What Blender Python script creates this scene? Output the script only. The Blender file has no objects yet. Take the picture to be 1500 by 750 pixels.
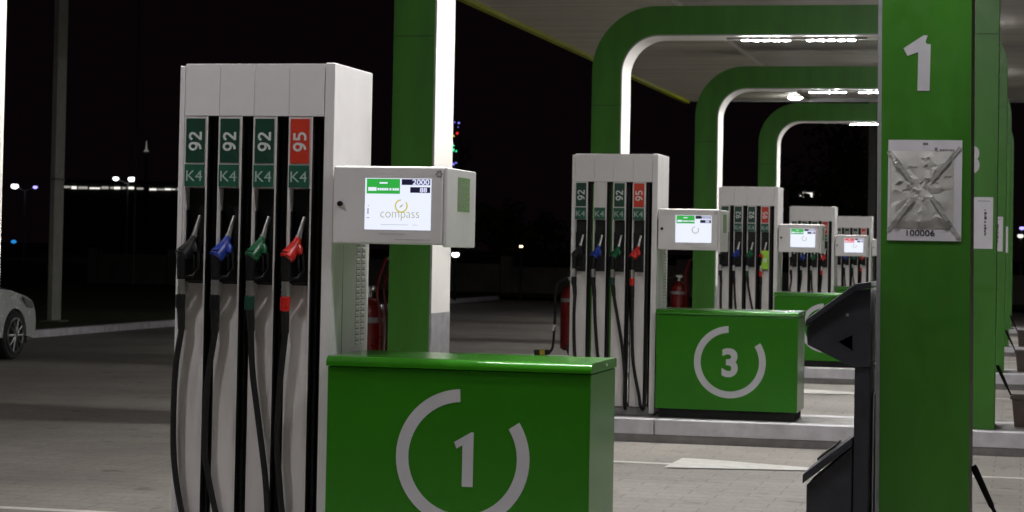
import bpy, bmesh, math, random
from mathutils import Vector, Matrix
rnd = random.Random(7)
sc = bpy.context.scene
COL = sc.collection
PITCH = 9.25            # metres between two neighbouring fuelling islands
ISLE = [.2, .2, .2, .15, .15]   # height of the kerb of each island

# ------------------------------------------------------------------ materials
def new_mat(name):
    m = bpy.data.materials.new(name); m.use_nodes = True
    nt = m.node_tree; nt.nodes.clear()
    out = nt.nodes.new('ShaderNodeOutputMaterial')
    b = nt.nodes.new('ShaderNodeBsdfPrincipled')
    nt.links.new(b.outputs[0], out.inputs[0])
    return m, nt, b

def pbr(name, c, rough=.5, metal=0, scale=6, var=.12, rvar=.1, bump=0, bscale=60, coat=0, spec=.5, detail=6, stretch=None):
    m, nt, b = new_mat(name)
    N, L = nt.nodes, nt.links
    tc = N.new('ShaderNodeTexCoord'); mp = N.new('ShaderNodeMapping'); L.new(tc.outputs['Object'], mp.inputs[0])
    if stretch: mp.inputs['Scale'].default_value = stretch
    nz = N.new('ShaderNodeTexNoise'); nz.inputs['Scale'].default_value = scale; nz.inputs['Detail'].default_value = detail
    L.new(mp.outputs[0], nz.inputs['Vector'])
    mr = N.new('ShaderNodeMapRange'); mr.inputs[1].default_value = .3; mr.inputs[2].default_value = .7
    mr.inputs[3].default_value = 1 - var; mr.inputs[4].default_value = 1 + var
    L.new(nz.outputs[0], mr.inputs[0])
    mx = N.new('ShaderNodeVectorMath'); mx.operation = 'SCALE'
    mx.inputs[0].default_value = c[:3]; L.new(mr.outputs[0], mx.inputs['Scale'])
    L.new(mx.outputs[0], b.inputs['Base Color'])
    rr = N.new('ShaderNodeMapRange'); rr.inputs[1].default_value = .3; rr.inputs[2].default_value = .7
    rr.inputs[3].default_value = max(.03, rough - rvar); rr.inputs[4].default_value = min(1, rough + rvar)
    n2 = N.new('ShaderNodeTexNoise'); n2.inputs['Scale'].default_value = scale * 2.3; n2.inputs['Detail'].default_value = 5
    L.new(tc.outputs['Object'], n2.inputs['Vector']); L.new(n2.outputs[0], rr.inputs[0]); L.new(rr.outputs[0], b.inputs['Roughness'])
    b.inputs['Metallic'].default_value = metal
    b.inputs['Specular IOR Level'].default_value = spec
    b.inputs['Coat Weight'].default_value = coat; b.inputs['Coat Roughness'].default_value = .12
    if bump:
        n3 = N.new('ShaderNodeTexNoise'); n3.inputs['Scale'].default_value = bscale; n3.inputs['Detail'].default_value = 4
        L.new(tc.outputs['Object'], n3.inputs['Vector'])
        bp = N.new('ShaderNodeBump'); bp.inputs['Strength'].default_value = bump; bp.inputs['Distance'].default_value = .01
        L.new(n3.outputs[0], bp.inputs['Height']); L.new(bp.outputs[0], b.inputs['Normal'])
    return m

def emit(name, c, s):
    m, nt, b = new_mat(name)
    b.inputs['Base Color'].default_value = (.02, .02, .02, 1); b.inputs['Roughness'].default_value = .3
    b.inputs['Emission Color'].default_value = (*c, 1); b.inputs['Emission Strength'].default_value = s
    return m

GREEN = (.027, .182, .007)
M = {}
M['green'] = pbr('green_paint', GREEN, .20, scale=2.2, var=.07, rvar=.008, spec=.34)
M['green_arch'] = pbr('green_arch_panel', (.043, .182, .017), .40, spec=.45, scale=5, var=.14, stretch=(1, 1, .18), bump=.05, bscale=5)
M['green_seam'] = pbr('green_seam', (.012, .06, .006), .6)
M['white'] = pbr('white_cabinet_paint', (.73, .72, .72), .38, scale=4, var=.05, bump=.02, bscale=25)
M['white_dirty'] = pbr('white_panel_worn', (.60, .582, .57), .42, scale=9, var=.15, bump=.03, bscale=25, stretch=(1, 1, .22))
M['lining'] = pbr('white_lining', (.80, .79, .76), .45, scale=2, var=.04)
M['kick'] = pbr('grey_kick_plate', (.33, .33, .35), .45, scale=9, var=.15, metal=.2)
M['outer'] = pbr('grey_outer_skin', (.23, .21, .19), .5)
M['black'] = pbr('black_plastic', (.006, .006, .0065), .5, spec=.3, scale=30, var=.25, bump=.05, bscale=120)
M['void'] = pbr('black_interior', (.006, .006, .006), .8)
M['rubber'] = pbr('black_rubber', (.008, .0075, .0075), .55, spec=.35, scale=40, var=.3, bump=.08, bscale=200)
M['steel'] = pbr('brushed_steel', (.74, .74, .72), .34, metal=1, scale=20, var=.03, rvar=.04)
M['sign_dark'] = pbr('dark_green_film', (.003, .046, .026), .45, scale=10, var=.12)
M['sign_mid'] = pbr('mid_green_film', (.008, .085, .048), .45, scale=10, var=.12)
M['sign_red'] = pbr('red_film', (.55, .035, .012), .45, scale=10, var=.1)
M['letter'] = pbr('pale_lettering', (.60, .63, .62), .5, scale=30, var=.06)
M['letter_dim'] = pbr('worn_lettering', (.36, .46, .42), .5, scale=40, var=.15)
M['emblem'] = pbr('grey_reflective_film', (.54, .54, .57), .45, scale=8, var=.05)
M['red_p'] = pbr('red_plastic', (.50, .015, .010), .35, scale=20, var=.1)
M['blue_p'] = pbr('blue_plastic', (.012, .038, .30), .35, scale=20, var=.1)
M['green_p'] = pbr('green_plastic', (.005, .10, .035), .35, scale=20, var=.1)
M['lime'] = pbr('lime_card', (.30, .62, .03), .5)
M['bin'] = pbr('dark_slate_plastic', (.030, .031, .040), .45, scale=12, var=.2, bump=.06, bscale=90)
M['kerb'] = pbr('pale_kerb_concrete', (.55, .54, .58), .7, scale=7, var=.16, bump=.25, bscale=50)
M['kerb_low'] = pbr('dark_kerb_base', (.20, .19, .19), .75, scale=9, var=.18, bump=.2)
M['slab'] = pbr('island_slab', (.33, .32, .31), .7, scale=5, var=.15, bump=.2)
M['paint'] = pbr('white_road_paint', (.64, .63, .60), .6, scale=9, var=.14, bump=.1)
M['bucket'] = pbr('brown_bucket_plastic', (.085, .062, .052), .5, scale=14, var=.15)
M['fire_red'] = pbr('fire_red_paint', (.13, .007, .006), .35, scale=8, var=.15)
M['yellow'] = pbr('yellow_band', (.55, .42, .02), .5)
M['paper'] = pbr('white_poster_paper', (.66, .65, .70), .5, scale=9, var=.05)
M['foil'] = pbr('crumpled_grey_foil', (.53, .53, .50), .36, scale=14, var=.08)
M['ink'] = pbr('black_ink', (.02, .02, .022), .6)
M['ink_grey'] = pbr('grey_ink', (.20, .20, .21), .6)
M['tape'] = pbr('grey_tape', (.40, .40, .38), .22, scale=30, var=.2, spec=.7)
M['sticker'] = pbr('green_sticker', (.19, .33, .13), .4, scale=60, var=.25)
M['trim'] = pbr('lime_edge_trim', (.25, .29, .008), .6, spec=.2, scale=3, var=.12)
M['fascia'] = pbr('canopy_fascia', (.12, .16, .03), .5)
M['pole'] = pbr('grey_steel_pole', (.36, .37, .33), .5, scale=5, var=.12)
M['dark_pole'] = pbr('dark_grey_pole', (.16, .16, .155), .55)
M['car'] = pbr('silver_car_paint', (.66, .67, .69), .25, metal=.35, coat=.6, scale=2, var=.03, rvar=.04)
M['glass'] = pbr('dark_glass', (.01, .011, .012), .08, spec=.8, var=.05, rvar=.02)
M['tyre'] = pbr('tyre_rubber', (.018, .018, .018), .75, bump=.1)
M['rim'] = pbr('alloy_rim', (.26, .26, .27), .4, metal=.9)
M['grey_t'] = pbr('grey_trim', (.18, .18, .19), .5)
M['bark'] = pbr('bark', (.06, .045, .035), .85, bump=.4)
M['leaf'] = pbr('leaf', (.05, .09, .025), .6, var=.4, scale=2)
M['wall'] = pbr('far_wall', (.15, .14, .125), .8, scale=1, var=.25)
M['far'] = pbr('far_building_skin', (.10, .10, .11), .8, scale=.4, var=.3)
M['grey_fix'] = pbr('fixture_housing', (.34, .33, .33), .45)
E_LED = emit('led_white', (1, .98, .94), 900)
E_DOWN = emit('downlight_white', (1, .965, .985), 370)
E_SCR = emit('screen_white', (.80, .84, 1.0), .98)
E_SCRP = emit('screen_pale_pink', (.84, .78, .84), .95)
E_GRN = emit('screen_green', (.03, .44, .06), .85)
E_RED = emit('screen_red', (.75, .05, .05), .85)
E_NAVY = emit('screen_navy', (.006, .006, .03), .9)
E_TXT = emit('screen_digits', (.72, .74, 1.0), 1.0)
E_OLV = emit('screen_olive', (.36, .36, .10), .9)
E_GRY = emit('screen_grey', (.45, .50, .45), .9)
E_INK = emit('screen_ink', (.05, .05, .14), .9)
E_YEL = emit('screen_yellow', (.62, .52, .05), .95)
E_WHT = emit('far_lamp_white', (.95, .95, 1.0), 4)
E_DIM = emit('far_lamp_soft', (1, .97, .88), 1.1)
E_DIM2 = emit('far_lamp_faint', (1, .97, .88), .35)
E_VIO = emit('far_lamp_violet', (.35, .30, 1.0), 2.2)
E_BLU = emit('far_lamp_blue', (.02, .28, .75), .9)
E_WARM = emit('far_lamp_warm', (1, .72, .40), 5)
E_TR = emit('bulb_red', (1, .03, .02), 1.0)
E_TG = emit('bulb_green', (.04, .75, .28), 1.6)
E_TY = emit('bulb_yellow', (.9, .7, .1), 1.0)
E_TB = emit('bulb_blue', (.25, .25, 1.0), 1.0)

def ground_mat(name, c1, c2, mort, bw, bh):
    m, nt, b = new_mat(name); N, L = nt.nodes, nt.links
    tc = N.new('ShaderNodeTexCoord')
    br = N.new('ShaderNodeTexBrick'); br.inputs['Scale'].default_value = 1
    br.inputs['Brick Width'].default_value = bw; br.inputs['Row Height'].default_value = bh
    br.inputs['Mortar Size'].default_value = .007; br.inputs['Mortar Smooth'].default_value = .4
    br.inputs['Bias'].default_value = 0
    br.inputs['Color1'].default_value = (*c1, 1); br.inputs['Color2'].default_value = (*c2, 1); br.inputs['Mortar'].default_value = (*mort, 1)
    L.new(tc.outputs['Object'], br.inputs['Vector'])
    nz = N.new('ShaderNodeTexNoise'); nz.inputs['Scale'].default_value = .55; nz.inputs['Detail'].default_value = 8; nz.inputs['Roughness'].default_value = .62
    L.new(tc.outputs['Object'], nz.inputs['Vector'])
    mr = N.new('ShaderNodeMapRange'); mr.inputs[1].default_value = .28; mr.inputs[2].default_value = .72; mr.inputs[3].default_value = .72; mr.inputs[4].default_value = 1.16
    L.new(nz.outputs[0], mr.inputs[0])
    nf = N.new('ShaderNodeTexNoise'); nf.inputs['Scale'].default_value = 26; nf.inputs['Detail'].default_value = 5
    L.new(tc.outputs['Object'], nf.inputs['Vector'])
    m2 = N.new('ShaderNodeMapRange'); m2.inputs[1].default_value = .3; m2.inputs[2].default_value = .7; m2.inputs[3].default_value = .86; m2.inputs[4].default_value = 1.12
    L.new(nf.outputs[0], m2.inputs[0])
    # oil drips and tyre stains
    vo = N.new('ShaderNodeTexNoise'); vo.inputs['Scale'].default_value = 3.1; vo.inputs['Detail'].default_value = 2
    L.new(tc.outputs['Object'], vo.inputs['Vector'])
    m3 = N.new('ShaderNodeMapRange'); m3.inputs[1].default_value = .64; m3.inputs[2].default_value = .74; m3.inputs[3].default_value = 1; m3.inputs[4].default_value = .58
    L.new(vo.outputs[0], m3.inputs[0])
    p1 = N.new('ShaderNodeMath'); p1.operation = 'MULTIPLY'; L.new(mr.outputs[0], p1.inputs[0]); L.new(m2.outputs[0], p1.inputs[1])
    p2 = N.new('ShaderNodeMath'); p2.operation = 'MULTIPLY'; L.new(p1.outputs[0], p2.inputs[0]); L.new(m3.outputs[0], p2.inputs[1])
    mx = N.new('ShaderNodeVectorMath'); mx.operation = 'SCALE'; L.new(br.outputs['Color'], mx.inputs[0]); L.new(p2.outputs[0], mx.inputs['Scale'])
    L.new(mx.outputs[0], b.inputs['Base Color']); b.inputs['Roughness'].default_value = .72
    ad = N.new('ShaderNodeMath'); ad.operation = 'MULTIPLY_ADD'; ad.inputs[1].default_value = -1.0
    L.new(br.outputs['Fac'], ad.inputs[0]); L.new(nf.outputs[0], ad.inputs[2])
    bp = N.new('ShaderNodeBump'); bp.inputs['Strength'].default_value = .35; bp.inputs['Distance'].default_value = .006
    L.new(ad.outputs[0], bp.inputs['Height']); L.new(bp.outputs[0], b.inputs['Normal'])
    return m
M['pavers'] = ground_mat('concrete_pavers', (.325, .302, .276), (.295, .274, .25), (.225, .206, .186), .40, .20)
M['grass'] = pbr('dark_grass', (.05, .06, .02), .9, scale=3, var=.45, bump=.6, bscale=30)

def soffit_mat(name, c):
    m, nt, b = new_mat(name); N, L = nt.nodes, nt.links
    tc = N.new('ShaderNodeTexCoord'); sp = N.new('ShaderNodeSeparateXYZ'); L.new(tc.outputs['Object'], sp.inputs[0])
    fr = N.new('ShaderNodeMath'); fr.operation = 'PINGPONG'; fr.inputs[1].default_value = .45; L.new(sp.outputs[1], fr.inputs[0])
    mr = N.new('ShaderNodeMapRange'); mr.inputs[1].default_value = .0; mr.inputs[2].default_value = .022; mr.inputs[3].default_value = .55; mr.inputs[4].default_value = 1
    L.new(fr.outputs[0], mr.inputs[0])
    mp = N.new('ShaderNodeMapping'); mp.inputs['Scale'].default_value = (.25, 1.6, 1); L.new(tc.outputs['Object'], mp.inputs[0])
    nz = N.new('ShaderNodeTexNoise'); nz.inputs['Scale'].default_value = 1.3; nz.inputs['Detail'].default_value = 6; L.new(mp.outputs[0], nz.inputs['Vector'])
    m2 = N.new('ShaderNodeMapRange'); m2.inputs[1].default_value = .3; m2.inputs[2].default_value = .7; m2.inputs[3].default_value = .86; m2.inputs[4].default_value = 1.1
    L.new(nz.outputs[0], m2.inputs[0])
    p = N.new('ShaderNodeMath'); p.operation = 'MULTIPLY'; L.new(mr.outputs[0], p.inputs[0]); L.new(m2.outputs[0], p.inputs[1])
    mx = N.new('ShaderNodeVectorMath'); mx.operation = 'SCALE'; mx.inputs[0].default_value = c; L.new(p.outputs[0], mx.inputs['Scale'])
    L.new(mx.outputs[0], b.inputs['Base Color']); b.inputs['Roughness'].default_value = .6; b.inputs['Specular IOR Level'].default_value = .15
    return m
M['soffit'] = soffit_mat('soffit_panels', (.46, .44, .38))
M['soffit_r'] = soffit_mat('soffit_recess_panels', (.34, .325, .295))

# ------------------------------------------------------------------ mesh tools
class MB:
    def __init__(s): s.bm = bmesh.new()
    def _tag(s, faces, mi):
        for f in faces: f.material_index = mi
    def box(s, x0, x1, y0, y1, z0, z1, mi=0, bev=0, seg=2):
        r = bmesh.ops.create_cube(s.bm, size=1)
        bmesh.ops.transform(s.bm, matrix=Matrix.Translation(((x0+x1)/2, (y0+y1)/2, (z0+z1)/2)) @ Matrix.Diagonal((abs(x1-x0), abs(y1-y0), abs(z1-z0), 1)), verts=r['verts'])
        fs = {f for v in r['verts'] for f in v.link_faces}; s._tag(fs, mi)
        if bev:
            es = list({e for v in r['verts'] for e in v.link_edges})
            q = bmesh.ops.bevel(s.bm, geom=es, offset=bev, segments=seg, affect='EDGES', profile=.5)
            s._tag(q['faces'], mi)
        return s
    def prism(s, poly, axis, a, b, mi=0, bev=0, seg=2):
        """polygon extruded along axis; poly pairs are the two other axes in xyz order"""
        def P(p, t):
            return {'x': (t, p[0], p[1]), 'y': (p[0], t, p[1]), 'z': (p[0], p[1], t)}[axis]
        A = [s.bm.verts.new(P(p, a)) for p in poly]; B = [s.bm.verts.new(P(p, b)) for p in poly]
        n = len(poly); fs = [s.bm.faces.new(A), s.bm.faces.new(B[::-1])]
        for i in range(n): fs.append(s.bm.faces.new((A[i], B[i], B[(i+1) % n], A[(i+1) % n])))
        bmesh.ops.recalc_face_normals(s.bm, faces=fs); s._tag(fs, mi)
        if bev:
            es = list({e for f in fs for e in f.edges})
            q = bmesh.ops.bevel(s.bm, geom=es, offset=bev, segments=seg, affect='EDGES', profile=.5); s._tag(q['faces'], mi)
        return s
    def tube(s, pts, rad, mi=0, n=10, cap=True):
        pts = [Vector(p) for p in pts]
        if not isinstance(rad, (list, tuple)): rad = [rad]*len(pts)
        rings = []; up = None
        for i, p in enumerate(pts):
            d = (pts[min(i+1, len(pts)-1)] - pts[max(i-1, 0)]).normalized()
            if up is None: up = d.orthogonal().normalized()
            up = (up - d*up.dot(d)).normalized(); w = d.cross(up)
            rings.append([s.bm.verts.new(p + (up*math.cos(2*math.pi*k/n) + w*math.sin(2*math.pi*k/n))*rad[i]) for k in range(n)])
        fs = []
        for a, b in zip(rings, rings[1:]):
            for k in range(n): fs.append(s.bm.faces.new((a[k], a[(k+1) % n], b[(k+1) % n], b[k])))
        if cap: fs += [s.bm.faces.new(rings[0][::-1]), s.bm.faces.new(rings[-1])]
        bmesh.ops.recalc_face_normals(s.bm, faces=fs); s._tag(fs, mi); return s
    def ball(s, c, r, mi=0, seg=12, sc_=(1, 1, 1)):
        q = bmesh.ops.create_uvsphere(s.bm, u_segments=seg, v_segments=max(6, seg//2), radius=1)
        bmesh.ops.transform(s.bm, matrix=Matrix.Translation(c) @ Matrix.Diagonal((r*sc_[0], r*sc_[1], r*sc_[2], 1)), verts=q['verts'])
        s._tag({f for v in q['verts'] for f in v.link_faces}, mi); return s
    def quad(s, ps, mi=0):
        f = s.bm.faces.new([s.bm.verts.new(p) for p in ps]); f.material_index = mi; return s
    def mesh(s, name, mats, smooth=True, angle=38, wn=True):
        me = bpy.data.meshes.new(name); s.bm.to_mesh(me); s.bm.free()
        for m in (mats if isinstance(mats, (list, tuple)) else [mats]): me.materials.append(m)
        if smooth:
            me.shade_smooth(); me.set_sharp_from_angle(angle=math.radians(angle))
            if wn: me['weighted'] = 1
        return me
    def build(s, name, mats, parent=None, loc=(0, 0, 0), **k):
        return link(name, s.mesh(name, mats, **k), parent, loc)

def link(name, data, parent=None, loc=(0, 0, 0)):
    o = bpy.data.objects.new(name, data); COL.objects.link(o); o.location = loc
    if parent: o.parent = parent
    if data is not None and 'weighted' in data:
        w = o.modifiers.new('normals', 'WEIGHTED_NORMAL'); w.keep_sharp = True; w.weight = 90
    return o
def tag(o, label, cat, group=None):
    o['label'] = label; o['category'] = cat
    if group: o['group'] = group
    return o
def thing(name, label, cat, loc=(0, 0, 0), group=None):
    return tag(link(name, None, None, loc), label, cat, group)
def struct(o): o['kind'] = 'structure'; return o
CACHE = {}
def cached(key, fn):
    if key not in CACHE: CACHE[key] = fn()
    return CACHE[key]
def curve_mesh(name, loops, depth, mats):
    """flat outline (with holes) given thickness; local plane xz, thickness along y"""
    cu = bpy.data.curves.new(name, 'CURVE'); cu.dimensions = '2D'; cu.fill_mode = 'BOTH'; cu.extrude = depth/2
    for lp in loops:
        sp = cu.splines.new('POLY'); sp.points.add(len(lp)-1); sp.use_cyclic_u = True
        for p, q in zip(sp.points, lp): p.co = (q[0], q[1], 0, 1)
    ob = bpy.data.objects.new(name, cu); me = bpy.data.meshes.new_from_object(ob); me.name = name
    me.transform(Matrix.Rotation(math.pi/2, 4, 'X'))
    me.materials.clear()
    for m in (mats if isinstance(mats, (list, tuple)) else [mats]): me.materials.append(m)
    bpy.data.objects.remove(ob); return me
def text_mesh(body, height, mat, bold=0., thick=.0015, rot=0, space=1.0, width=None):
    """lettering standing in the xz plane, centred, capital height in metres, facing -y"""
    cu = bpy.data.curves.new('t', 'FONT'); cu.body = body; cu.size = 1; cu.align_x = 'CENTER'; cu.align_y = 'CENTER'
    cu.offset = bold; cu.extrude = .001; cu.space_character = space; cu.resolution_u = 6
    ob = bpy.data.objects.new('t', cu); me = bpy.data.meshes.new_from_object(ob); bpy.data.objects.remove(ob)
    xs = [v.co.x for v in me.vertices]; ys = [v.co.y for v in me.vertices]
    cx, cy = (min(xs)+max(xs))/2, (min(ys)+max(ys))/2; k = height/(max(ys)-min(ys))
    kx = k if width is None else width/(max(xs)-min(xs))
    for v in me.vertices: v.co = ((v.co.x-cx)*kx, (v.co.y-cy)*k, v.co.z*thick/.002)
    me.transform(Matrix.Rotation(math.pi/2, 4, 'X') @ Matrix.Rotation(rot, 4, 'Z'))
    me.materials.clear(); me.materials.append(mat); return me
GLYPH = {'9': [[(.34+.235*math.cos(a*math.pi/12), .655+.26*math.sin(a*math.pi/12)) for a in range(25)], [(.572, .64), (.56, .45), (.49, .26), (.36, .13), (.15, .088)]],
         '2': [[(.085, .73), (.15, .85), (.29, .912), (.44, .885), (.535, .78), (.53, .645), (.45, .51), (.30, .33), (.13, .13)], [(.05, .088), (.64, .088)]],
         '5': [[(.58, .912), (.17, .912), (.145, .55)], [(.10, .545), (.28, .575), (.45, .54), (.565, .43), (.565, .27), (.48, .14), (.32, .088), (.08, .11)]]}
def ribbon(mb, pts, w, y0, y1):
    P = [Vector((p[0], 0, p[1])) for p in pts]; closed = (P[0]-P[-1]).length < 1e-4; V = []
    for i, p in enumerate(P):
        a = P[i-1] if i else (P[-2] if closed else p); b = P[i+1] if i < len(P)-1 else (P[1] if closed else p)
        d1 = (p-a).normalized() if (p-a).length else (b-p).normalized(); d2 = (b-p).normalized() if (b-p).length else d1
        n1 = Vector((-d1.z, 0, d1.x)); n2 = Vector((-d2.z, 0, d2.x)); n = (n1+n2).normalized(); k = w/2/max(.5, n.dot(n1))
        V.append([mb.bm.verts.new((q.x, y, q.z)) for q, y in ((p+n*k, y0), (p-n*k, y0), (p-n*k, y1), (p+n*k, y1))])
    for a, b in zip(V, V[1:]):
        for j in range(4): mb.bm.faces.new((a[j], a[(j+1) % 4], b[(j+1) % 4], b[j]))
    if not closed: mb.bm.faces.new(V[0][::-1]); mb.bm.faces.new(V[-1])
def number_mesh(body, height, mat, stroke=.165, adv=.74):
    m = MB()
    for i, ch in enumerate(body):
        for j, st in enumerate(GLYPH[ch]):
            ribbon(m, [((x + i*adv - (adv*len(body)-.08)/2)*height, (z-.5)*height) for x, z in st], stroke*height, -.0008-.0003*j, .0006)
    bmesh.ops.recalc_face_normals(m.bm, faces=m.bm.faces[:])
    me = m.mesh('digits', mat, smooth=False); me.transform(Matrix.Rotation(-math.pi/2, 4, 'Y')); return me
def arc(cx, cz, r, a0, a1, n):
    return [(cx + r*math.cos(math.radians(a0+(a1-a0)*i/n)), cz + r*math.sin(math.radians(a0+(a1-a0)*i/n))) for i in range(n+1)]
def ring_loop(R, t, a0=33, a1=-267, n=48):
    return arc(0, 0, R, a0, a1, n) + arc(0, 0, R-t, a1, a0, n)
def smooth_path(pts, k=6):
    P = [Vector(p) for p in pts]; P = [P[0]*2-P[1]] + P + [P[-1]*2-P[-2]]; out = []
    for i in range(1, len(P)-2):
        for j in range(k):
            t = j/k; a, b, c, d = P[i-1:i+3]
            out.append(.5*((2*b)+(-a+c)*t+(2*a-5*b+4*c-d)*t*t+(-a+3*b-3*c+d)*t**3))
    return out + [P[-2]]

# ------------------------------------------------------------------ camera
F_PX = 3200.0
th, pi_, rho = math.radians(13.2), math.atan(85.7/F_PX), .019
fw = Vector((-math.sin(th)*math.cos(pi_), math.cos(th)*math.cos(pi_), math.sin(pi_)))
r0 = Vector((math.cos(th), math.sin(th), 0)); u0 = r0.cross(fw)
up = u0*math.cos(rho) - r0*math.sin(rho); rt = r0*math.cos(rho) + u0*math.sin(rho)
cam = bpy.data.cameras.new('camera'); co = link('camera', cam)
co.matrix_world = Matrix(((rt.x, up.x, -fw.x, 0), (rt.y, up.y, -fw.y, 0), (rt.z, up.z, -fw.z, 1.655), (0, 0, 0, 1)))
cam.sensor_width = 36; cam.lens = F_PX/1500*36; cam.shift_y = -99/1500; cam.clip_start = .1; cam.clip_end = 2000
cam.dof.use_dof = True; cam.dof.focus_distance = 11.0; cam.dof.aperture_fstop = 8.5
sc.camera = co

# ------------------------------------------------------------------ ground, islands
g = MB(); g.quad([(-300, -120, 0), (300, -120, 0), (300, 700, 0), (-300, 700, 0)])
struct(g.build('ground', M['pavers'], smooth=False))
g = MB(); g.quad([(-120, -40, .105), (-16.03, -40, .105), (-16.03, 66, .105), (-120, 66, .105)])
struct(g.build('grass_verge', M['grass'], smooth=False))
g = MB(); y = -20.0
while y < 66: g.box(-16.03, -15.88, y+.004, y+1.0, 0, .13, bev=.018); y += 1.004
struct(g.build('verge_kerb', M['kerb']))
g = MB(); g.quad([(-300, 66, .11), (300, 66, .11), (300, 700, .11), (-300, 700, .11)])
struct(g.build('far_field', M['grass'], smooth=False))

LX0, LX1, LW, LD = -5.535, -.2215, .398, .65      # arch: outer left, outer right, leg width, leg depth
IX0, IX1 = -6.75, .62
for n in range(5):
    h = ISLE[n]; y0 = 9.32 + PITCH*n; y1 = 10.52 + PITCH*n
    isl = struct(link('fuelling_island', None, None, ((IX0+IX1)/2, (y0+y1)/2, 0)))
    ox, oy = isl.location.x, isl.location.y
    s = MB(); s.box(IX0+.2-ox, IX1-.2-ox, y0+.16-oy, y1-.16-oy, 0, h-.004, bev=.004); s.build('island_slab', M['slab'], isl)
    k = MB(); x = IX0
    while x < IX1-.05:
        xe = min(x+1.842, IX1)
        for (a, b) in ((y0, y0+.16), (y1-.16, y1)): k.box(x+.003-ox, xe-.003-ox, a-oy, b-oy, .068, h, bev=.012)
        x = xe
    for (a, b) in ((IX0, IX0+.2), (IX1-.2, IX1)): k.box(a-ox, b-ox, y0+.163-oy, y1-.163-oy, .068, h, bev=.012)
    k.build('kerb_stone', M['kerb'], isl)
    b = MB(); b.box(IX0+.010-ox, IX1-.010-ox, y0+.010-oy, y1-.010-oy, 0, .066); b.build('kerb_base', M['kerb_low'], isl)

# painted lines beside the islands, with a tapering arrow head on each
for n in range(5):
    yl = 16.72 - PITCH + PITCH*n
    if n:
        p = MB(); p.quad([(-6.6, yl-.0, .004), (1.6, yl-.0, .004), (1.6, yl+.11, .004), (-6.6, yl+.11, .004)])
        struct(p.build('road_line', M['paint'], smooth=False))
        p = MB(); a, bq = (-2.635, yl-.28), (-2.613, yl+.53)
        f = p.bm.faces.new([p.bm.verts.new(q) for q in ((*a, .008), (-1.45, yl-.03, .008), (-1.45, yl+.12, .008), (-2.38, yl+.48, .008), (*bq, .008))])
        struct(p.build('road_arrow', M['paint'], smooth=False))
    if n: continue
    yb = 12.30
    p = MB(); p.quad([(-9.6, yb, .004), (-3.5, yb, .004), (-3.5, yb+.11, .004), (-9.6, yb+.11, .004)])
    struct(p.build('road_line', M['paint'], smooth=False))

# ------------------------------------------------------------------ portal arches
AT, AB, AR, Ar = 4.83, 4.44, .85, .49
def arch_loops(x0, x1, zb, lean):
    def L(p): return (p[0] + (-.0074*(p[1]-1.655) if lean and p[0] > -2 else 0), p[1])
    out = [(x0, zb)] + [(x0, 1.0), (x0, 3.0)] + arc(x0+AR, AT-AR, AR, 180, 90, 14) + arc(x1-AR, AT-AR, AR, 90, 0, 14) + [(x1, 3.0), (x1, 1.0), (x1, zb)]
    i0, i1 = x0+LW, x1-LW
    inn = [(i0, zb), (i0, 1.0), (i0, 3.0)] + arc(i0+Ar, AB-Ar, Ar, 180, 90, 14) + arc(i1-Ar, AB-Ar, Ar, 90, 0, 14) + [(i1, 3.0), (i1, 1.0), (i1, zb)]
    return [L(p) for p in out], [L(p) for p in inn]
def band(mb, A, B, ya, yb, ma, mside_a, mside_b):
    """closed strip between two polylines A (outer) and B (inner), thick ya..yb"""
    n = len(A); V = {}
    for nm, Ln in (('A', A), ('B', B)):
        for nmy, yy in (('f', ya), ('b', yb)): V[nm+nmy] = [mb.bm.verts.new((p[0], yy, p[1])) for p in Ln]
    fs = []
    for i in range(n-1):
        for keys, mi in ((('Af', 'Bf'), ma), (('Ab', 'Bb'), ma), (('Af', 'Ab'), mside_a), (('Bf', 'Bb'), mside_b)):
            a, b = V[keys[0]], V[keys[1]]
            f = mb.bm.faces.new((a[i], a[i+1], b[i+1], b[i])); f.material_index = mi; fs.append(f)
    for i in (0, n-1):
        f = mb.bm.faces.new((V['Af'][i], V['Bf'][i], V['Bb'][i], V['Ab'][i])); f.material_index = ma; fs.append(f)
    bmesh.ops.recalc_face_normals(mb.bm, faces=fs)
ARCH_LABELS = [
    'nearest green portal arch, its broad right leg carrying a pale 1 and the foil poster',
    'second green portal arch, with its left leg just behind the nearest fuel pump',
    'largest visible green arch, rounded corner and beam in view, behind the pump beside box 3',
    'middle of the three green arches with visible beams, nested inside the largest one',
    'farthest and smallest green portal arch, at the dark end of the canopy']
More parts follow.
